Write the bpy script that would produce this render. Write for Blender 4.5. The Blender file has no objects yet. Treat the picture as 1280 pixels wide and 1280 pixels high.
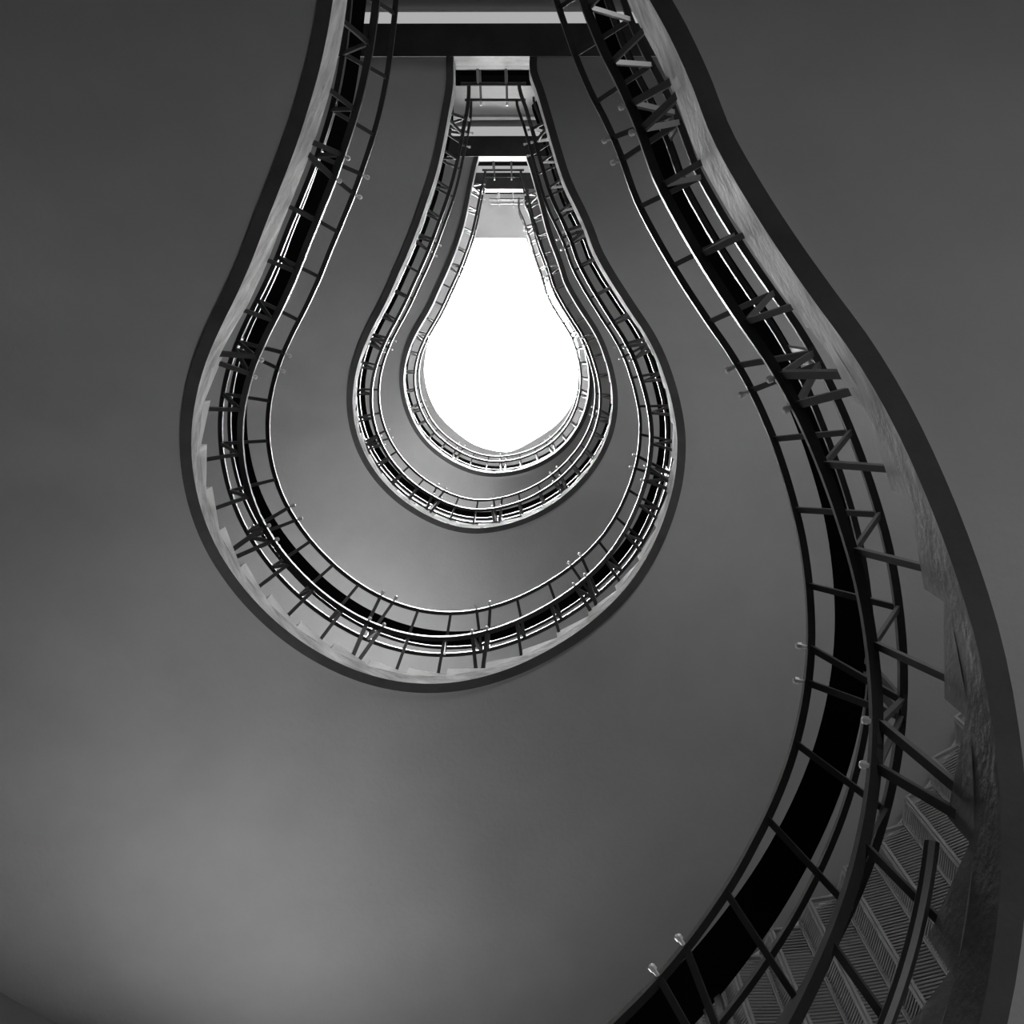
import bpy, bmesh, math, random
import numpy as np
from mathutils import Matrix, Vector
random.seed(7); np.random.seed(7)
SC = bpy.context.scene
COL = SC.collection

# ---------------------------------------------------------------- camera, world, light level
TILT, PAN, FPX = 0.14634, 0.00661, 1600.0
ct, st, cp, sp = math.cos(TILT), math.sin(TILT), math.cos(PAN), math.sin(PAN)
R_ = Matrix(((cp, 0, -sp), (0, 1, 0), (sp, 0, cp))) @ Matrix(((1, 0, 0), (0, ct, st), (0, -st, ct)))
right, down, fwd = R_ @ Vector((1, 0, 0)), R_ @ Vector((0, 1, 0)), R_ @ Vector((0, 0, 1))
cam = bpy.data.cameras.new('camera'); camo = bpy.data.objects.new('camera', cam); COL.objects.link(camo)
m = Matrix((right, -down, -fwd)).transposed().to_4x4()
camo.matrix_world = m
cam.sensor_width = 36.0; cam.lens = FPX / 1280 * 36.0; cam.clip_start = 0.05; cam.clip_end = 100
SC.camera = camo
w = bpy.data.worlds.new('world'); SC.world = w; w.use_nodes = True
w.node_tree.nodes['Background'].inputs[0].default_value = (0.8, 0.8, 0.8, 1)
w.node_tree.nodes['Background'].inputs[1].default_value = 0.3
SC.view_settings.view_transform = 'Standard'; SC.view_settings.look = 'None'
SC.view_settings.gamma = 1.0; SC.view_settings.use_curve_mapping = False
SC.view_settings.exposure = 0.0
SKY = 105.0          # skylight glass
WIN = 6.5           # landing windows
DRUM = 37.0         # tall windows in the round wall
W_ANG, W_HALF, W_LO, W_HI = 108.0, (5.5, 8.0, 14.0), 2.45, 3.2
SC.cycles.max_bounces = 14; SC.cycles.diffuse_bounces = 10

# ---------------------------------------------------------------- plan of the well (61 points per loop, metres) and heights
GC=[-0.0019, -0.0041, 0.0045]
ZA=[-1.142, 3.165, 7.165, 11.331, 14.036]
PLAN=[([-0.327,-0.365,-0.398,-0.429,-0.459,-0.495,-0.539,-0.59,-0.643,-0.7,-0.756,-0.811,-0.869,-0.931,-0.989,-1.037,-1.074,-1.096,-1.104,-1.097,-1.076,-1.04,-0.991,-0.929,-0.857,-0.773,-0.679,-0.577,-0.467,-0.352,-0.234,-0.117,-0.001,0.111,0.219,0.322,0.416,0.502,0.577,0.639,0.685,0.713,0.722,0.716,0.695,0.665,0.628,0.581,0.524,0.469,0.416,0.368,0.335,0.297,0.254,0.218,0.187,0.156,0.122,0.085,0.045],
 [-1.363,-1.253,-1.141,-1.029,-0.917,-0.806,-0.699,-0.594,-0.491,-0.389,-0.288,-0.185,-0.084,0.014,0.115,0.222,0.332,0.447,0.563,0.68,0.795,0.907,1.014,1.114,1.206,1.289,1.361,1.419,1.462,1.487,1.492,1.481,1.455,1.417,1.368,1.308,1.237,1.157,1.066,0.966,0.856,0.738,0.616,0.495,0.377,0.263,0.155,0.053,-0.044,-0.142,-0.246,-0.355,-0.468,-0.575,-0.676,-0.78,-0.888,-0.997,-1.102,-1.204,-1.302]),
([-0.347,-0.383,-0.414,-0.441,-0.466,-0.496,-0.535,-0.582,-0.634,-0.691,-0.749,-0.806,-0.869,-0.936,-0.999,-1.049,-1.086,-1.107,-1.112,-1.102,-1.076,-1.035,-0.982,-0.918,-0.844,-0.76,-0.667,-0.566,-0.458,-0.345,-0.23,-0.115,-0.001,0.109,0.216,0.317,0.411,0.496,0.569,0.629,0.677,0.713,0.734,0.74,0.727,0.701,0.664,0.613,0.55,0.487,0.426,0.372,0.335,0.294,0.25,0.213,0.183,0.153,0.122,0.087,0.047],
 [-1.445,-1.316,-1.187,-1.058,-0.93,-0.808,-0.693,-0.587,-0.484,-0.384,-0.285,-0.184,-0.084,0.014,0.117,0.224,0.336,0.451,0.567,0.683,0.796,0.903,1.005,1.1,1.188,1.267,1.336,1.392,1.433,1.457,1.464,1.454,1.43,1.393,1.346,1.289,1.221,1.142,1.05,0.95,0.845,0.738,0.627,0.512,0.394,0.278,0.164,0.056,-0.046,-0.148,-0.252,-0.359,-0.468,-0.569,-0.665,-0.763,-0.868,-0.979,-1.097,-1.222,-1.352]),
([-0.336,-0.37,-0.399,-0.428,-0.459,-0.496,-0.541,-0.588,-0.637,-0.689,-0.744,-0.797,-0.855,-0.916,-0.973,-1.022,-1.062,-1.088,-1.099,-1.093,-1.072,-1.035,-0.984,-0.92,-0.845,-0.76,-0.667,-0.568,-0.461,-0.348,-0.232,-0.115,-0.001,0.11,0.217,0.318,0.411,0.495,0.57,0.632,0.68,0.712,0.727,0.724,0.704,0.673,0.634,0.584,0.524,0.464,0.407,0.357,0.325,0.29,0.251,0.217,0.188,0.159,0.127,0.091,0.049],
 [-1.401,-1.27,-1.144,-1.027,-0.916,-0.808,-0.701,-0.592,-0.486,-0.383,-0.283,-0.182,-0.083,0.014,0.114,0.218,0.329,0.443,0.561,0.678,0.792,0.903,1.006,1.102,1.19,1.268,1.337,1.396,1.441,1.468,1.474,1.463,1.439,1.403,1.354,1.294,1.222,1.141,1.052,0.955,0.85,0.737,0.62,0.501,0.382,0.266,0.156,0.053,-0.044,-0.141,-0.24,-0.344,-0.454,-0.561,-0.667,-0.777,-0.893,-1.014,-1.142,-1.275,-1.413]),
([-0.351,-0.388,-0.42,-0.449,-0.477,-0.51,-0.551,-0.597,-0.645,-0.697,-0.749,-0.799,-0.856,-0.918,-0.978,-1.029,-1.069,-1.095,-1.104,-1.096,-1.073,-1.036,-0.987,-0.923,-0.847,-0.761,-0.667,-0.566,-0.459,-0.347,-0.232,-0.116,-0.001,0.112,0.221,0.324,0.419,0.503,0.574,0.63,0.671,0.697,0.707,0.704,0.687,0.661,0.625,0.576,0.516,0.455,0.398,0.349,0.318,0.285,0.247,0.213,0.183,0.152,0.119,0.083,0.044],
 [-1.462,-1.333,-1.204,-1.077,-0.952,-0.831,-0.714,-0.601,-0.493,-0.388,-0.285,-0.182,-0.083,0.014,0.114,0.22,0.331,0.446,0.563,0.679,0.793,0.904,1.009,1.106,1.193,1.269,1.336,1.392,1.436,1.464,1.475,1.47,1.452,1.42,1.375,1.317,1.244,1.158,1.059,0.952,0.838,0.721,0.603,0.487,0.373,0.262,0.154,0.052,-0.043,-0.138,-0.235,-0.337,-0.445,-0.552,-0.656,-0.762,-0.867,-0.97,-1.07,-1.168,-1.263])]
OFFS=[{"T": [-0.001, -0.005, -0.009, -0.011, -0.011, 0.007, -0.008, 0.002, 0.01], "M": [-0.0, -0.004, -0.008, -0.01, -0.012, 0.0, -0.002, 0.0, -0.007], "S": [-0.002, -0.007, -0.011, -0.013, -0.012, 0.006, 0.016, 0.013, 0.01]},
{"T": [-0.026, -0.019, -0.001, 0.011, 0.006, 0.015, 0.024, 0.016, 0.012], "M": [-0.02, -0.012, 0.002, 0.013, 0.014, 0.013, 0.013, 0.001, -0.006], "S": [-0.024, -0.032, -0.014, 0.001, -0.021, -0.005, 0.032, 0.039, 0.046]},
{"T": [-0.003, -0.002, -0.002, 0.004, 0.007, 0.012, 0.018, 0.016, 0.012], "M": [0.002, 0.003, 0.005, 0.004, 0.004, 0.002, 0.006, 0.006, 0.005], "S": [0.005, 0.004, 0.0, -0.0, 0.004, 0.004, 0.003, 0.002, 0.0]},
{"T": [0.0, 0.0, 0.0, 0.0, 0.0, 0.0, 0.0, 0.0, 0.0], "M": [0.0, 0.0, 0.0, 0.0, 0.0, 0.0, 0.0, 0.0, 0.0], "S": [0.0, 0.0, 0.0, 0.0, 0.0, 0.0, 0.0, 0.0, 0.0]}]
LEN = 6.981
CY = -1.42                      # well edge of every landing
CXL, CXR = -0.362, 0.048
CEN = (-0.19, 0.55); RAD = 2.84  # outer drum of the staircase
XL, XR = CEN[0]-RAD, CEN[0]+RAD
WALLY = -1.715
ZTOP = 17.0; ZFLOOR = -1.15

# ---------------------------------------------------------------- materials
def nodes(name):
    mt = bpy.data.materials.new(name); mt.use_nodes = True
    return mt, mt.node_tree, mt.node_tree.nodes['Principled BSDF']
def plaster(name, lo, hi, scale=3.0, rough=0.85, bump=0.15, bscale=60.0, stretch=(1,1,1), spots=None, y_grade=None):
    mt, nt, b = nodes(name); N, L = nt.nodes, nt.links
    tc = N.new('ShaderNodeTexCoord'); mp = N.new('ShaderNodeMapping'); mp.inputs['Scale'].default_value = stretch
    L.new(tc.outputs['Object'], mp.inputs[0])
    n1 = N.new('ShaderNodeTexNoise'); n1.inputs['Scale'].default_value = scale; n1.inputs['Detail'].default_value = 6; n1.inputs['Roughness'].default_value = 0.6
    L.new(mp.outputs[0], n1.inputs[0])
    cr = N.new('ShaderNodeValToRGB'); cr.color_ramp.elements[0].position = 0.33; cr.color_ramp.elements[1].position = 0.68
    cr.color_ramp.elements[0].color = (lo, lo, lo, 1); cr.color_ramp.elements[1].color = (hi, hi, hi, 1)
    L.new(n1.outputs[0], cr.inputs[0]); col = cr.outputs[0]
    if spots:
        n3 = N.new('ShaderNodeTexNoise'); n3.inputs['Scale'].default_value = spots[0]; n3.inputs['Detail'].default_value = 4
        L.new(tc.outputs['Object'], n3.inputs[0])
        c3 = N.new('ShaderNodeValToRGB'); c3.color_ramp.elements[0].position = spots[1]; c3.color_ramp.elements[1].position = spots[1]+0.06
        L.new(n3.outputs[0], c3.inputs[0])
        mx = N.new('ShaderNodeMix'); mx.data_type = 'RGBA'; v = spots[2]
        L.new(c3.outputs[0], mx.inputs[0]); L.new(col, mx.inputs[6]); mx.inputs[7].default_value = (v, v, v, 1)
        col = mx.outputs[2]
    if y_grade:      # blends to mottled darker grey as y grows, over a ragged edge
        v, y0, y1 = y_grade
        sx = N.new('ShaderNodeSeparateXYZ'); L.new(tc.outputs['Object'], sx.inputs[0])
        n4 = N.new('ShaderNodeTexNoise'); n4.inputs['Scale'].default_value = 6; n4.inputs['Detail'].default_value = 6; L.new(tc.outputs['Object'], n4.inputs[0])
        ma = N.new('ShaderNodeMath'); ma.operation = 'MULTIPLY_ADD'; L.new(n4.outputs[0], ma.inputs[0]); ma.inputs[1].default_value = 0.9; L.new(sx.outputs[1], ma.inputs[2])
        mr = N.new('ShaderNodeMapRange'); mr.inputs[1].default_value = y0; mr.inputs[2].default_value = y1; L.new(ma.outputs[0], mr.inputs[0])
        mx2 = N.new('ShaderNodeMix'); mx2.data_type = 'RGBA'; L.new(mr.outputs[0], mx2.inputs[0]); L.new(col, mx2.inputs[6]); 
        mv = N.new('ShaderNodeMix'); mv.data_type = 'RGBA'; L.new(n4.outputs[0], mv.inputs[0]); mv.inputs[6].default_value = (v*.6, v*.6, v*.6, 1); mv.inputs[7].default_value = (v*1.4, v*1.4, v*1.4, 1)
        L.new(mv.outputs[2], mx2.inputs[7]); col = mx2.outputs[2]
    L.new(col, b.inputs['Base Color'])
    b.inputs['Roughness'].default_value = rough; b.inputs['Specular IOR Level'].default_value = 0.25
    n2 = N.new('ShaderNodeTexNoise'); n2.inputs['Scale'].default_value = bscale; n2.inputs['Detail'].default_value = 4
    L.new(tc.outputs['Object'], n2.inputs[0])
    bp = N.new('ShaderNodeBump'); bp.inputs['Strength'].default_value = bump; bp.inputs['Distance'].default_value = 0.01
    L.new(n2.outputs[0], bp.inputs['Height']); L.new(bp.outputs[0], b.inputs['Normal'])
    return mt
def iron(name, c, rough, metal=0.0, ior=1.5, spec=0.5):
    mt, nt, b = nodes(name); N, L = nt.nodes, nt.links
    tc = N.new('ShaderNodeTexCoord'); n1 = N.new('ShaderNodeTexNoise'); n1.inputs['Scale'].default_value = 40; L.new(tc.outputs['Object'], n1.inputs[0])
    mr = N.new('ShaderNodeMapRange'); mr.inputs[3].default_value = c*0.7; mr.inputs[4].default_value = c*1.3
    L.new(n1.outputs[0], mr.inputs[0]); cc = N.new('ShaderNodeCombineColor')
    for i in range(3): L.new(mr.outputs[0], cc.inputs[i])
    L.new(cc.outputs[0], b.inputs['Base Color'])
    b.inputs['Roughness'].default_value = rough; b.inputs['Metallic'].default_value = metal
    b.inputs['IOR'].default_value = ior; b.inputs['Specular IOR Level'].default_value = spec
    return mt
def glow(name, strength, c=1.0):
    mt = bpy.data.materials.new(name); mt.use_nodes = True; nt = mt.node_tree; nt.nodes.clear()
    e = nt.nodes.new('ShaderNodeEmission'); e.inputs[0].default_value = (c, c, c, 1); e.inputs[1].default_value = strength
    o = nt.nodes.new('ShaderNodeOutputMaterial'); nt.links.new(e.outputs[0], o.inputs[0]); return mt
M_SOFFIT = plaster('smooth soffit plaster', 0.27, 0.33, 1.3, 0.8, 0.22, 45)
M_WALL = plaster('drum wall plaster', 0.18, 0.22, 1.5, 0.85, 0.1, 50)
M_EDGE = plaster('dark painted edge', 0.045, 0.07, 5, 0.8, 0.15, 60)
M_STRING = plaster('worn pale stringer plaster', 0.42, 0.86, 9, 0.75, 0.5, 45, (1, 1, 2.0), (9, 0.66, 0.22))
M_STEP = plaster('worn step stone', 0.66, 0.84, 9, 0.7, 0.25, 60)
M_STRING0 = plaster('worn stringer with dark grey round end', 0.42, 0.86, 9, 0.75, 0.5, 45, (1, 1, 2.0), (9, 0.66, 0.22), (0.17, 0.35, 0.95))
M_STEP0 = plaster('worn step stone with dark grey round end', 0.60, 0.80, 9, 0.7, 0.25, 60, y_grade=(0.18, 0.35, 0.95))
M_TREAD = plaster('worn dark grey tread', 0.20, 0.30, 5, 0.7, 0.2, 50)
M_BEAM = plaster('pale landing edge plaster', 0.55, 0.75, 12, 0.8, 0.3, 60)
M_CEIL = plaster('pale ceiling plaster', 0.45, 0.50, 2, 0.85, 0.05, 50)
M_FLOOR = plaster('grey stone floor', 0.14, 0.20, 4, 0.6, 0.1, 40)
M_IRON = iron('black painted iron', 0.025, 0.42, 0.0)
M_PIPE = iron('black gloss enamelled rail', 0.02, 0.38, 0.0, 1.5, 0.3)
M_WOOD = iron('black matt handrail wood', 0.004, 0.9, 0.0, 1.5, 0.0)
M_BRASS = iron('bright metal knob', 0.85, 0.3, 0.2)
M_LOUV = plaster('grey painted louvre', 0.26, 0.32, 6, 0.6, 0.05, 60)
M_FRAME = plaster('pale painted frame', 0.5, 0.56, 6, 0.6, 0.05, 60)
M_SKY = glow('bright skylight glass', SKY)
M_STRIP = glow('glowing ceiling strip', 0.42)  # emission standing in for light on the landing ceilings
M_DRUM = glow('daylit frosted stair window glass', DRUM)
M_WIN = glow('daylit frosted window glass', WIN)

# ---------------------------------------------------------------- object helpers
def link(name, me, mats, parent=None, smooth=False):
    o = bpy.data.objects.new(name, me); COL.objects.link(o)
    for mt in (mats if isinstance(mats, (list, tuple)) else [mats]): me.materials.append(mt)
    if smooth:
        for p in me.polygons: p.use_smooth = True
        me.set_sharp_from_angle(angle=math.radians(35))
    o.parent = parent
    return o
def pym(name, vs, fs, mats, parent=None, smooth=False, midx=None):
    me = bpy.data.meshes.new(name); me.from_pydata([tuple(map(float, v)) for v in vs], [], fs)
    if midx:
        for p, i in zip(me.polygons, midx): p.material_index = i
    bm = bmesh.new(); bm.from_mesh(me); bmesh.ops.recalc_face_normals(bm, faces=bm.faces); bm.to_mesh(me); bm.free()
    return link(name, me, mats, parent, smooth)
def empty(name, loc, label, cat=None, kind=None, group=None):
    o = bpy.data.objects.new(name, None); COL.objects.link(o); o.location = loc; o.empty_display_size = 0.1
    return tag(o, label, cat, kind, group)
def tag(o, label=None, cat=None, kind=None, group=None):
    if label: o['label'] = label
    if cat: o['category'] = cat
    if kind: o['kind'] = kind
    if group: o['group'] = group
    return o
class Geo:
    """collects solids that belong to ONE part"""
    def __init__(s): s.v = []; s.f = []
    def add(s, vs, fs):
        b = len(s.v); s.v += [tuple(map(float, v)) for v in vs]; s.f += [tuple(b+i for i in f) for f in fs]
    def box(s, x0, x1, y0, y1, z0, z1):
        s.add([(x, y, z) for z in (z0, z1) for y in (y0, y1) for x in (x0, x1)],
              [(0, 2, 3, 1), (4, 5, 7, 6), (0, 1, 5, 4), (2, 6, 7, 3), (0, 4, 6, 2), (1, 3, 7, 5)])
    def bar(s, p, q, w, t, side):
        """rectangular bar from p to q; w across 'side', t across the other"""
        p, q, side = Vector(p), Vector(q), Vector(side); d = (q-p).normalized()
        a = (side - d*side.dot(d)).normalized()*(w/2); b = d.cross(a).normalized()*(t/2)
        s.add([c+x for c in (p, q) for x in (a+b, a-b, -a-b, -a+b)],
              [(0, 1, 2, 3), (7, 6, 5, 4), (0, 4, 5, 1), (1, 5, 6, 2), (2, 6, 7, 3), (3, 7, 4, 0)])
    def tube(s, pts, r, n=8):
        pts = [Vector(p) for p in pts]; rings = []; k0 = len(s.v)
        for i, p in enumerate(pts):
            d = (pts[min(i+1, len(pts)-1)]-pts[max(i-1, 0)]).normalized()
            a = d.cross(Vector((0, 0, 1)));
            if a.length < 1e-4: a = d.cross(Vector((1, 0, 0)))
            a.normalize(); b = d.cross(a)
            rr = r[i] if isinstance(r, (list, tuple)) else r
            s.v += [tuple(p + a*rr*math.cos(t*2*math.pi/n) + b*rr*math.sin(t*2*math.pi/n)) for t in range(n)]
        for i in range(len(pts)-1):
            for t in range(n):
                s.f.append((k0+i*n+t, k0+i*n+(t+1) % n, k0+(i+1)*n+(t+1) % n, k0+(i+1)*n+t))
        s.f.append(tuple(k0+t for t in range(n))); s.f.append(tuple(k0+(len(pts)-1)*n+t for t in reversed(range(n))))
    def build(s, name, mat, parent=None, smooth=False): return pym(name, s.v, s.f, mat, parent, smooth)

# ---------------------------------------------------------------- the helical path
class Path:
    def __init__(s, k):
        s.k = k
        x, y = np.array(PLAN[k][0]), np.array(PLAN[k][1]); n = len(x)
        sk = np.linspace(0, LEN, n); ok = y > CY+0.02; x, y, sk = x[ok], y[ok], sk[ok]
        d0 = math.hypot(x[0]-CXL, y[0]-CY); d1 = math.hypot(x[-1]-CXR, y[-1]-CY)
        s.s0, s.s1 = sk[0]-d0, sk[-1]+d1
        S = np.r_[s.s0, sk, s.s1]; X = np.r_[CXL, x, CXR]; Y = np.r_[CY, y, CY]
        s.ss = np.linspace(s.s0, s.s1, 1400)
        s.x, s.y = s.hermite(S, X, s.ss), s.hermite(S, Y, s.ss)
        tx, ty = np.gradient(s.x), np.gradient(s.y); L = np.hypot(tx, ty); tx, ty = tx/L, ty/L
        ker = np.hanning(41); ker /= ker.sum()
        pad = lambda a: np.convolve(np.r_[[a[0]]*20, a, [a[-1]]*20], ker, 'valid')
        tx, ty = pad(tx), pad(ty); L = np.hypot(tx, ty); s.tx, s.ty = tx/L, ty/L
        s.nx, s.ny = s.ty, -s.tx                      # towards the well
        u = np.clip(s.ss/LEN, 0, 1)
        g = u + sum(c*np.sin(math.pi*(j+1)*u) for j, c in enumerate(GC))
        s.z = ZA[k] + (ZA[k+1]-ZA[k])*g
        # direction of the step lines
        iL, iR = s.x.argmin(), s.x.argmax()
        ox, oy = -s.nx.copy(), -s.ny.copy()
        ang = np.unwrap(np.arctan2(oy, ox))
        ang[:iL] = ang[iL]; ang[iR:] = ang[iR]
        ang = np.minimum.accumulate(ang) if ang[-1] < ang[0] else np.maximum.accumulate(ang)
        a0, a1 = ang[iL], ang[iR]; tgt0 = round(a0/math.pi)*math.pi; tgt1 = round(a1/math.pi)*math.pi
        t = np.clip((ang-a0)/(a1-a0), 0, 1); ang = tgt0 + (tgt1-tgt0)*t
        s.ox, s.oy = np.cos(ang), np.sin(ang)
        # where each step line meets the outer drum
        s.ex, s.ey = np.empty(1400), np.empty(1400)
        for i in range(1400):
            px, py, dx, dy = s.x[i], s.y[i], s.ox[i], s.oy[i]
            t = None
            bx, by = px-CEN[0], py-CEN[1]; bb = bx*dx+by*dy; cc = bx*bx+by*by-RAD*RAD
            tc = -bb+math.sqrt(max(bb*bb-cc, 0))
            if py+tc*dy < CEN[1] and abs(dx) > 1e-6: tc = ((XL if dx < 0 else XR)-px)/dx
            s.ex[i], s.ey[i] = px+tc*dx, py+tc*dy
    @staticmethod
    def hermite(S, V, q):
        i = np.clip(np.searchsorted(S, q, 'right')-1, 0, len(S)-2)
        m_ = np.gradient(V, S); h = S[i+1]-S[i]; t = (q-S[i])/h
        return ((2*t**3-3*t**2+1)*V[i]+(t**3-2*t**2+t)*h*m_[i]+(-2*t**3+3*t**2)*V[i+1]+(t**3-t**2)*h*m_[i+1])
    def at(s, q, n=0.0, v=0.0):
        f = lambda a: float(np.interp(q, s.ss, a))
        return Vector((f(s.x)+n*f(s.nx), f(s.y)+n*f(s.ny), f(s.z)+v))
    def nrm(s, q):
        f = lambda a: float(np.interp(q, s.ss, a)); return Vector((f(s.nx), f(s.ny), 0)).normalized()
    def tan(s, q):
        f = lambda a: float(np.interp(q, s.ss, a)); return Vector((f(s.tx), f(s.ty), 0)).normalized()
    def zz(s, q): return float(np.interp(q, s.ss, s.z))
    def out(s, q, t, z):
        """point a fraction t of the way from the well edge (n=-0.035) to the drum"""
        a = s.at(q, -0.035); f = lambda b: float(np.interp(q, s.ss, b))
        return Vector((a.x+(f(s.ex)-a.x)*t, a.y+(f(s.ey)-a.y)*t, z))
    def off(s, key, q):
        o = OFFS[s.k][key]; return float(np.interp(q, np.linspace(0, LEN, len(o)), o))
PATHS = [Path(k) for k in range(4)]

def sweep(path, prof, qs, name, mats, parent, smooth=False, fm=None, closed=True):
    """prof(q) -> list of (n, v); makes a solid of that section along the path"""
    vs, fs, mi = [], [], []; k = len(prof(qs[0]))
    for q in qs: vs += [path.at(q, n, v) for n, v in prof(q)]
    for i in range(len(qs)-1):
        for j in range(k):
            fs.append((i*k+j, i*k+(j+1) % k, (i+1)*k+(j+1) % k, (i+1)*k+j)); mi.append(fm[j] if fm else 0)
    fs.append(tuple(range(k))); fs.append(tuple((len(qs)-1)*k+j for j in reversed(range(k)))); mi += [0, 0]
    return pym(name, vs, fs, mats, parent, smooth, mi)

# ---------------------------------------------------------------- the setting
g = Geo(); g.box(XL-0.2, XR+0.2, WALLY-0.4, CEN[1]+RAD+0.2, ZFLOOR-0.12, ZFLOOR)
tag(g.build('floor', M_FLOOR), 'grey stone ground floor of the stairwell', kind='structure')
# drum wall
pts = [(XL, WALLY)] + [(XL, WALLY+(CEN[1]-WALLY)*i/6) for i in range(1, 6)]
pts += [(CEN[0]-RAD*math.cos(a), CEN[1]+RAD*math.sin(a)) for a in np.linspace(0, math.pi, 73)]
pts += [(XR, CEN[1]+(WALLY-CEN[1])*i/6) for i in range(1, 7)]
vs, fs = [], []; T = 0.12
for i, (x, y) in enumerate(pts):
    if y <= CEN[1]: dx, dy = (-1, 0) if x < CEN[0] else (1, 0)
    else: dx, dy = (x-CEN[0])/RAD, (y-CEN[1])/RAD
    vs += [(x, y, ZFLOOR), (x, y, ZTOP), (x+dx*T, y+dy*T, ZTOP), (x+dx*T, y+dy*T, ZFLOOR)]
for i in range(len(pts)-1):
    for j in range(4): fs.append((4*i+j, 4*i+(j+1) % 4, 4*i+4+(j+1) % 4, 4*i+4+j))
tag(pym('wall_round', vs, fs, M_WALL, smooth=True), 'smooth grey drum wall curving round the stairs', kind='structure')
g = Geo(); g.box(XL-T, XR+T, WALLY-0.15, WALLY, ZFLOOR, ZTOP)
tag(g.build('wall_landing', M_WALL), 'straight plaster wall behind the landings', kind='structure')

# top ceiling with the bulb-shaped opening below the skylight
HP = [(-0.591, -1.094), (-0.665, -0.92), (-0.845, -0.535), (-1.048, -0.089), (-1.208, 0.243), (-1.268, 0.542), (-1.266, 0.689), (-1.22, 0.926), (-1.1, 1.175), (-0.893, 1.399), (-0.624, 1.59), (-0.352, 1.676), (-0.112, 1.681), (0.194, 1.526), (0.462, 1.34), (0.641, 1.132), (0.756, 0.863), (0.785, 0.573), (0.751, 0.269), (0.602, -0.054), (0.39, -0.437), (0.211, -0.766), (0.065, -1.094)]
def smooth_loop(P, n=6):
    out = []
    for i in range(len(P)-1):
        a, b, c, d = P[max(i-1, 0)], P[i], P[i+1], P[min(i+2, len(P)-1)]
        for j in range(n):
            t = j/n
            out.append(tuple(0.5*((2*b[m_])+(-a[m_]+c[m_])*t+(2*a[m_]-5*b[m_]+4*c[m_]-d[m_])*t*t+(-a[m_]+3*b[m_]-3*c[m_]+d[m_])*t**3) for m_ in (0, 1)))
    return out+[P[-1]]
HS = smooth_loop(HP)
cx0, cy0 = -0.2, 0.3; vs, fs = [], []; n = len(HS)
for (x, y) in HS:
    dx, dy = x-cx0, y-cy0; t = min(((XL-0.1-cx0)/dx if dx < 0 else (XR+0.1-cx0)/dx) if abs(dx) > 1e-6 else 1e9, ((WALLY-0.1-cy0)/dy if dy < 0 else (CEN[1]+RAD+0.1-cy0)/dy) if abs(dy) > 1e-6 else 1e9)
    vs += [(x, y, ZTOP), (cx0+dx*t, cy0+dy*t, ZTOP), (cx0+dx*t, cy0+dy*t, ZTOP+0.5), (x, y, ZTOP+0.5)]
for i in range(n):
    a, b = 4*i, 4*((i+1) % n)
    for j in range(4): fs.append((a+j, a+(j+1) % 4, b+(j+1) % 4, b+j))
tag(pym('ceiling', vs, fs, M_CEIL), 'pale top ceiling with a bulb-shaped opening', kind='structure')
sk = empty('window_1', (0, 0.2, ZTOP+0.5), 'glaring white skylight above the bulb-shaped opening', kind='structure')
xs = np.linspace(-1.7, 1.3, 4); ys = np.linspace(-1.5, 2.1, 5)
for i in range(3):
    for j in range(4):
        g = Geo(); g.box(xs[i]+.004, xs[i+1]-.004, ys[j]+.004-.0, ys[j+1]-.004, 0.0, 0.01)
        p = g.build('pane', M_SKY, sk); p.matrix_parent_inverse = Matrix(); p.location = (0, -0.2, 0.0)
g = Geo()
for x in xs: g.box(x-.02, x+.02, ys[0], ys[-1], 0.012, 0.06)
for y in ys: g.box(xs[0], xs[-1], y-.02, y+.02, 0.061, 0.10)
p = g.build('glazing_bar', M_FRAME, sk); p.matrix_parent_inverse = Matrix(); p.location = (0, -0.2, 0.0)

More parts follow.
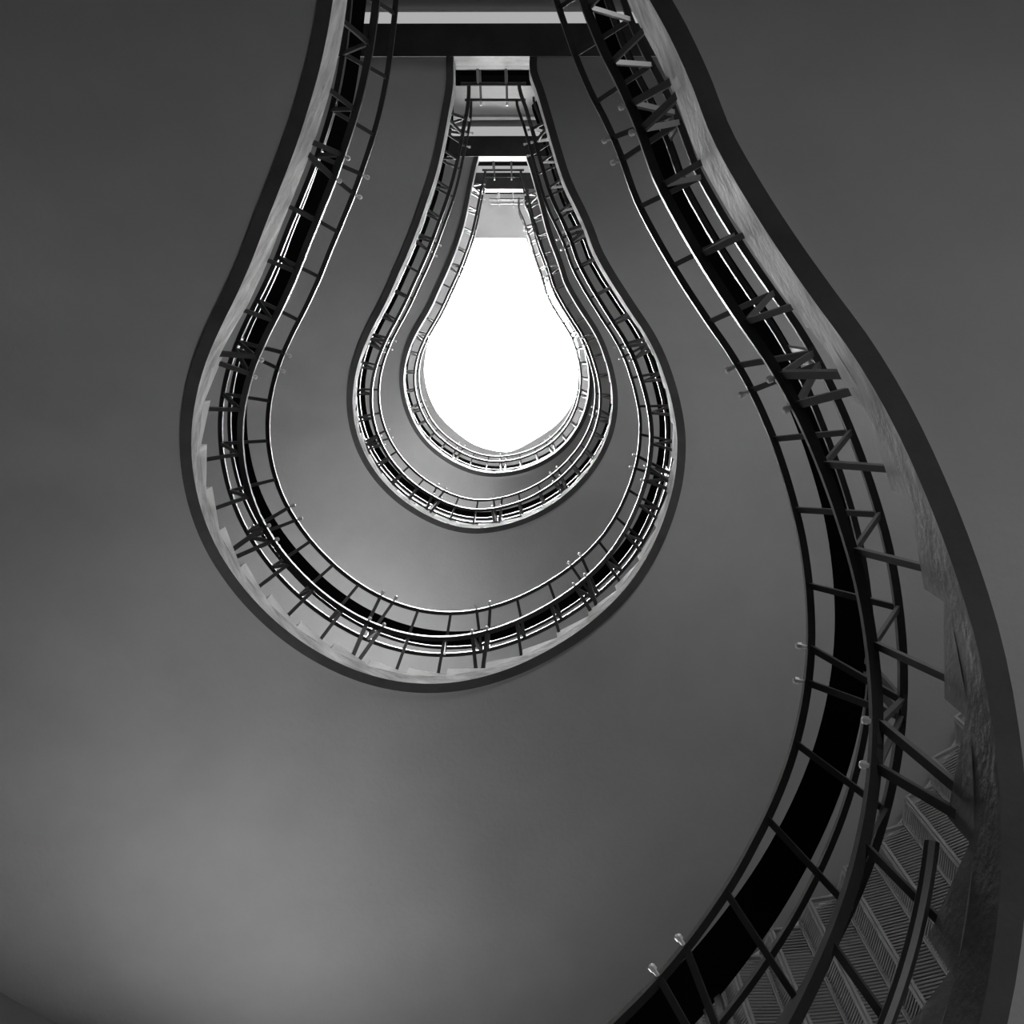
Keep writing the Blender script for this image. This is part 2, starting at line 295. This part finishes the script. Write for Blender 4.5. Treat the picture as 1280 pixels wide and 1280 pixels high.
# ---------------------------------------------------------------- landings
ORD = ['lowest', 'second', 'third', 'topmost']
LB = {1: 'shadowed landing at the head of the lowest flight',
      2: 'landing with pale edge at the head of the largest full loop of stairs',
      3: 'landing with pale edge at the head of the middle full loop',
      4: 'small bright landing at the head of the topmost loop, under the skylight'}
for j in (1, 2, 3, 4):
    z = ZA[j]
    t = empty('landing', (0, CY, z), LB[j], 'landing')
    def put(o): o.matrix_parent_inverse = Matrix.Translation((0, -CY, -z)); return o
    vs = [(XL, CY-0.001, z), (XR, CY-0.001, z), (XR, CY-0.17, z), (XL, CY-0.17, z), (XL, CY-0.001, z+.25), (XR, CY-0.001, z+.25), (XR, CY-0.17, z+.25), (XL, CY-0.17, z+.25)]
    put(pym('edge_beam', vs, [(0, 1, 2, 3), (4, 5, 6, 7), (0, 1, 5, 4), (1, 2, 6, 5), (2, 3, 7, 6), (3, 0, 4, 7)], [M_BEAM, M_EDGE], t, midx=[1, 0, 0, 0, 0, 0]))
    g = Geo(); g.box(XL, XR, WALLY, CY-0.001, z+.25, z+.36); put(g.build('slab', M_CEIL, t))
    g = Geo(); g.box(XL+.3, XR-.3, WALLY+.012, CY-0.185, z+.24, z+.249); put(g.build('glow_strip', M_STRIP, t))  # added glowing strip, imitates the lit ceiling beside the wall
    if j == 4: continue
    # low window in the landing wall, on the landing below this one
    zb, zt = ZA[j-1]+0.5, ZA[j-1]+1.85
    wn = empty('window_%d' % (j+1), (0, WALLY, zb), 'frosted landing window with pale frame, storey %d of the stairwell' % j, kind='structure')
    def putw(o): o.matrix_parent_inverse = Matrix.Translation((0, -WALLY, -zb)); return o
    for i in range(3):
        g = Geo(); x0 = 0.85+i*0.5
        g.box(x0, x0+0.45, WALLY, WALLY+0.01, zb, zt); putw(g.build('pane', M_WIN, wn))
    g = Geo()
    for i in range(4): x0 = 0.80+i*0.5; g.box(x0, x0+0.05, WALLY, WALLY+0.03, zb, zt)
    g.box(0.8, 2.35, WALLY, WALLY+0.03, zb-.05, zb); g.box(0.75, 2.4, WALLY, WALLY+0.04, zt, zt+0.06)
    putw(g.build('window_frame', M_FRAME, wn))
    # pale moulding and lintel strip high on the wall
    g = Geo(); g.box(XL, XR, WALLY, WALLY+0.02, z-0.34, z-0.18)
    tag(g.build('trim_%d' % (j+1), M_FRAME), 'pale moulding along the landing wall, storey %d' % j, kind='structure')
    # tall window in the round wall, lighting the flight above it
    w0, w1 = math.radians(W_ANG-W_HALF[j-1]), math.radians(W_ANG+W_HALF[j-1])
    zs = PATHS[j-1].z[np.argmin((PATHS[j-1].ex-(CEN[0]+RAD*math.cos(w0)))**2+(PATHS[j-1].ey-(CEN[1]+RAD*math.sin(w0)))**2)]
    zb, zt = float(zs)+W_LO, float(zs)+W_HI
    r = RAD-0.02; mid = (CEN[0]+r*math.cos((w0+w1)/2), CEN[1]+r*math.sin((w0+w1)/2), zb)
    wn = empty('window_%d' % (j+5), mid, 'tall frosted window in the round wall, storey %d of the stairwell' % j, kind='structure')
    def putw(o): o.matrix_parent_inverse = Matrix.Translation((-mid[0], -mid[1], -mid[2])); return o
    aa = np.linspace(w0, w1, 5); pt = lambda a, rr=r: (CEN[0]+rr*math.cos(a), CEN[1]+rr*math.sin(a))
    for i in range(4):
        g = Geo(); p, q = pt(aa[i]+.008), pt(aa[i+1]-.008)
        g.bar((p[0], p[1], (zb+zt)/2), (q[0], q[1], (zb+zt)/2), zt-zb, 0.01, (0, 0, 1)); putw(g.build('pane', M_DRUM, wn))
    g = Geo()
    for a_ in aa: p = pt(a_); g.bar((p[0], p[1], zb-.03), (p[0], p[1], zt+.03), 0.045, 0.03, (-p[1]+CEN[1], p[0]-CEN[0], 0))
    for zz in (zb-.015, zt+.015):
        for i in range(4): p, q = pt(aa[i]), pt(aa[i+1]); g.bar((p[0], p[1], zz), (q[0], q[1], zz), 0.04, 0.03, (0, 0, 1))
    putw(g.build('window_frame', M_FRAME, wn))

# ---------------------------------------------------------------- stair flights
NSTEP = [43, 43, 43, 36]
FL = ['lowest flight in view, broad worn stringer sweeping past the louvred folding screen',
      'largest full loop of stairs, pale stepped edge with dark rim, above the lowest flight',
      'middle full loop of stairs, pale stepped edge, between the largest and the topmost loop',
      'topmost and smallest loop of stairs, bright edge ringing the skylight']
for k, P in enumerate(PATHS):
    t = empty('stair_flight', P.at(P.s0), FL[k], 'staircase')
    inv = Matrix.Translation(-P.at(P.s0))
    def put(o): o.matrix_parent_inverse = inv; return o
    qs = list(np.linspace(P.s0, P.s1, 170))
    hs = lambda q: float(np.interp(q, [0.0, 1.45, 1.75, 5.2, 5.6, 7.0], [0.225, 0.225, 0.11, 0.11, 0.225, 0.225]))   # curb along the straight sides
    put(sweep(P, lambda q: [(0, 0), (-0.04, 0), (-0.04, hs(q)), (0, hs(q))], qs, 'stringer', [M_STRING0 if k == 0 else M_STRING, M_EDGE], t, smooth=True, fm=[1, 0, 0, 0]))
    # soffit slab
    NA = 9; vs, fs = [], []; vb = 0.018
    for q in qs:
        z = P.zz(q)
        vs += [P.out(q, a/(NA-1), z+vb) for a in range(NA)] + [P.out(q, a/(NA-1), z+0.1) for a in range(NA)]
    W = 2*NA
    for i in range(len(qs)-1):
        for a in range(NA-1):
            fs.append((i*W+a, i*W+a+1, (i+1)*W+a+1, (i+1)*W+a)); fs.append((i*W+NA+a, i*W+NA+a+1, (i+1)*W+NA+a+1, (i+1)*W+NA+a))
        fs.append((i*W, (i+1)*W, (i+1)*W+NA, i*W+NA)); fs.append((i*W+NA-1, (i+1)*W+NA-1, (i+1)*W+W-1, i*W+W-1))
    put(pym('soffit', vs, fs, M_SOFFIT, t, smooth=True))
    ns = NSTEP[k]; qq = np.linspace(0, LEN, ns+1)
    for i in range(ns):
        a, b = qq[i], qq[i+1]; zt = P.zz(b)+0.135
        ia, ib = P.at(a, -0.002), P.at(b, -0.002); oa, ob = P.out(a, 1, 0), P.out(b, 1, 0)
        za, zb = P.zz(a)+.11, P.zz(b)+.11
        vs = [(ia.x, ia.y, za), (ib.x, ib.y, zb), (ob.x, ob.y, zb), (oa.x, oa.y, za), (ia.x, ia.y, zt), (ib.x, ib.y, zt), (ob.x, ob.y, zt), (oa.x, oa.y, zt)]
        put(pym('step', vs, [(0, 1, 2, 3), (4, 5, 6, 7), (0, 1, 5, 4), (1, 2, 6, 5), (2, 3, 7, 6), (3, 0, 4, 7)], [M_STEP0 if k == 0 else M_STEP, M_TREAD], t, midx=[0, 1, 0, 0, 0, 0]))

# ---------------------------------------------------------------- railings with the folded zigzag profile
NM, VM, NL, VL, NT, VT = 0.063, 0.451, -0.079, 0.758, 0.060, 0.998
NU, VU = -0.078, 0.957
PAIRS = [0.22, 0.90, 1.63, 2.38, 3.03, 3.545, 4.09, 4.74, 5.40, 6.08, 6.72]
GAPS = [3, 3, 3, 3, 2, 2, 3, 3, 3, 3]
RL = ['black iron railing with zigzag posts on the lowest flight, nearest the louvred screen',
      'black iron railing with zigzag posts on the largest full loop of stairs',
      'iron railing with zigzag posts on the middle full loop of stairs',
      'fine iron railing on the topmost loop of stairs under the skylight']
def bolt(parent, inv, p, d, r=0.008):
    g = Geo(); p = Vector(p); d = Vector(d).normalized()
    g.tube([p-d*0.010, p+d*0.009, p+d*0.0095, p+d*0.019, p+d*0.022], [r*.6, r*.6, r, r, r*.5], 6)
    return g.build('knob', M_BRASS, parent)   # its post sits at the world origin
for k, P in enumerate(PATHS):
    root = P.at(P.s0)
    t = empty('stair_railing', root, RL[k], 'railing'); inv = Matrix.Translation(-root)
    def put(o): o.matrix_parent_inverse = inv; return o
    lo = 0.05
    qs = list(np.linspace(P.s0+lo, P.s1-lo, 240))
    dT = lambda q: P.off('T', q); dM = lambda q: P.off('M', q); dS = lambda q: P.off('S', q)
    def rail(name, n, v, r, dn, mat):
        h = r*1.15
        return put(sweep(P, lambda q: [(n+dn(q)+r, v-h), (n+dn(q)+r, v+h), (n+dn(q)-r, v+h), (n+dn(q)-r, v-h)], qs, name, mat, t, smooth=True))
    rail('upper_rail', NT, VT, 0.0085, dT, M_PIPE)
    rail('lower_rail', NM, VM, 0.0105, dM, M_PIPE)
    rail('inner_rail', NL, VL, 0.0085, lambda q: 0, M_PIPE)
    rail('top_inner_rail', NU, VU, 0.007, dS, M_PIPE)
    put(sweep(P, lambda q: [(-0.101+dS(q), 1.08), (-0.07+dS(q), 1.258), (-0.095+dS(q), 1.262), (-0.118+dS(q), 1.12)], qs, 'handrail', M_WOOD, t))
    singles = []
    for a, b, c in zip(PAIRS[:-1], PAIRS[1:], GAPS): singles += [a+(b-a)*(i+1)/(c+1) for i in range(c)]
    for q in singles:
        tg = P.tan(q); g = Geo()
        pf, pm, pl, pt = P.at(q, -0.02, 0.16), P.at(q, NM+dM(q)-0.006, VM), P.at(q, NL, VL), P.at(q, NT+dT(q), VT)
        g.bar(pf, pm, 0.013, 0.011, tg); g.bar(pm, pl, 0.013, 0.008, tg); g.bar(pl, pt, 0.013, 0.009, tg)
        put(g.build('baluster', M_IRON, t))
    for q in PAIRS:
        g = Geo(); tg = P.tan(q); nr = P.nrm(q); ends = []
        for sg in (-1, 1):
            w0, w1 = sg*0.013, sg*0.036
            pf, pm = P.at(q+w0, -0.02, 0.15), P.at(q+w1, NM+dM(q)-0.006, VM)
            pl, pt = P.at(q+w0, NL, VL), P.at(q+w1, NT+dT(q), VT)
            g.bar(pf, pm, 0.016, 0.014, tg); g.bar(pm, pl, 0.014, 0.011, tg); g.bar(pl, pt, 0.014, 0.011, tg)
            g.bar(pl, P.at(q+w0, -0.105+dS(q), 1.10), 0.014, 0.010, tg)
            ends += [pm, pt]
        g.bar(ends[0], ends[2], 0.012, 0.02, nr); g.bar(P.at(q-.02, NL, VL), P.at(q+.02, NL, VL), 0.012, 0.03, nr)
        o = put(g.build('double_post', M_IRON, t))
        for e in ends: bolt(o, inv, e+nr*0.012, nr)
    # short stretch along the landing edge at the head of this flight
    z = ZA[k+1]
    for nm, n, v, r, mt in (('landing_upper_rail', NT, VT, .0085, M_PIPE), ('landing_lower_rail', NM, VM, .0105, M_PIPE), ('landing_inner_rail', NL, VL, .0085, M_PIPE)):
        g = Geo(); g.tube([(CXL-n*.2+0.03, CY+n, z+v), ((CXL+CXR)/2, CY+n, z+v), (CXR+n*.2-0.03, CY+n, z+v)], r); put(g.build(nm, mt, t, True))
    g = Geo(); g.add([(x, CY+n, z+v) for x in (CXL-.05, CXR+.05) for n, v in ((-.101, 1.08), (-.07, 1.258), (-.105, 1.27), (-.135, 1.09))],
                     [(0, 1, 2, 3), (7, 6, 5, 4), (0, 4, 5, 1), (1, 5, 6, 2), (2, 6, 7, 3), (3, 7, 4, 0)])
    put(g.build('landing_handrail', M_WOOD, t))
    for x in (-0.245, -0.085):
        g = Geo(); sd = (1, 0, 0)
        g.bar((x, CY, z+.34), (x, CY+NM, z+VM), .014, .011, sd); g.bar((x, CY+NM, z+VM), (x, CY+NL, z+VL), .014, .009, sd); g.bar((x, CY+NL, z+VL), (x, CY+NT, z+VT), .014, .009, sd)
        o = put(g.build('landing_baluster', M_IRON, t)); bolt(o, inv, (x, CY+NT+.012, z+VT), (0, 1, 0))
# stout bottom rail joining the feet on the lowest flight
P = PATHS[0]; t = [o for o in COL.objects if o.name == 'stair_railing'][0]
g = Geo(); g.tube([P.at(q, 0.022, 0.235) for q in np.linspace(4.28, 4.67, 20)], 0.013)
o = g.build('bottom_rail', M_IRON, t, True); o.matrix_parent_inverse = Matrix.Translation(-P.at(P.s0))

# ---------------------------------------------------------------- louvred folding screen on the drum wall and cornice strip
SR = 2.62
P = PATHS[1]
def soff(ang):
    """height of the soffit of the largest loop where it meets the drum at this angle"""
    i = np.argmin((P.ex-(CEN[0]+RAD*math.cos(ang)))**2+(P.ey-(CEN[1]+RAD*math.sin(ang)))**2); return float(P.z[i])
A0, A1 = math.radians(22), math.radians(66)
t = empty('folding_screen', (CEN[0]+SR*math.cos(0.9), CEN[1]+SR*math.sin(0.9), 1.9), 'grey louvred folding screen standing against the round wall beside the lowest flight', 'screen')
inv = Matrix.Translation((-(CEN[0]+SR*math.cos(0.9)), -(CEN[1]+SR*math.sin(0.9)), -1.9))
a = A0; step = 0
while a < A1:
    wd = (0.13 if step % 2 == 0 else 0.09)/SR; r0, r1 = (SR-0.035, SR-0.10) if step % 2 == 0 else (SR-0.10, SR-0.035)
    b = a+wd
    p = Vector((CEN[0]+r0*math.cos(a), CEN[1]+r0*math.sin(a), 0)); q = Vector((CEN[0]+r1*math.cos(b), CEN[1]+r1*math.sin(b), 0))
    zt = min(soff(a), soff(b))-0.05; zb = 2.6
    d = (q-p).normalized(); nrm = Vector((-d.y, d.x, 0))
    if nrm.dot(Vector((CEN[0], CEN[1], 0))-p) < 0: nrm = -nrm
    g = Geo()
    for e in (p+d*0.006, q-d*0.006): g.bar((e.x, e.y, zb), (e.x, e.y, zt), 0.012, 0.018, d)
    g.bar((p.x, p.y, zt), (q.x, q.y, zt), 0.02, 0.018, (0, 0, 1)); g.bar((p.x, p.y, zb), (q.x, q.y, zb), 0.03, 0.018, (0, 0, 1))
    pn = g.build('panel_frame', M_LOUV, t); pn.matrix_parent_inverse = inv
    g = Geo(); z = zt-0.03
    while z > zb+0.02:
        c = (p+q)/2
        g.bar(Vector((p.x, p.y, z))+d*.01, Vector((q.x, q.y, z))-d*.01, 0.021, 0.005, Vector((nrm.x*.45, nrm.y*.45, -1)))
        z -= 0.025
    sl = g.build('louvre_slats', M_LOUV, pn); sl['kind'] = 'stuff'
    a = b; step += 1
g = Geo(); g.tube([(CEN[0]+(SR-0.025)*math.cos(x), CEN[1]+(SR-0.025)*math.sin(x), soff(x)-0.02) for x in np.linspace(A0, A1, 40)], 0.016, 6)
o = g.build('head_rail', M_FRAME, t, True); o.matrix_parent_inverse = inv
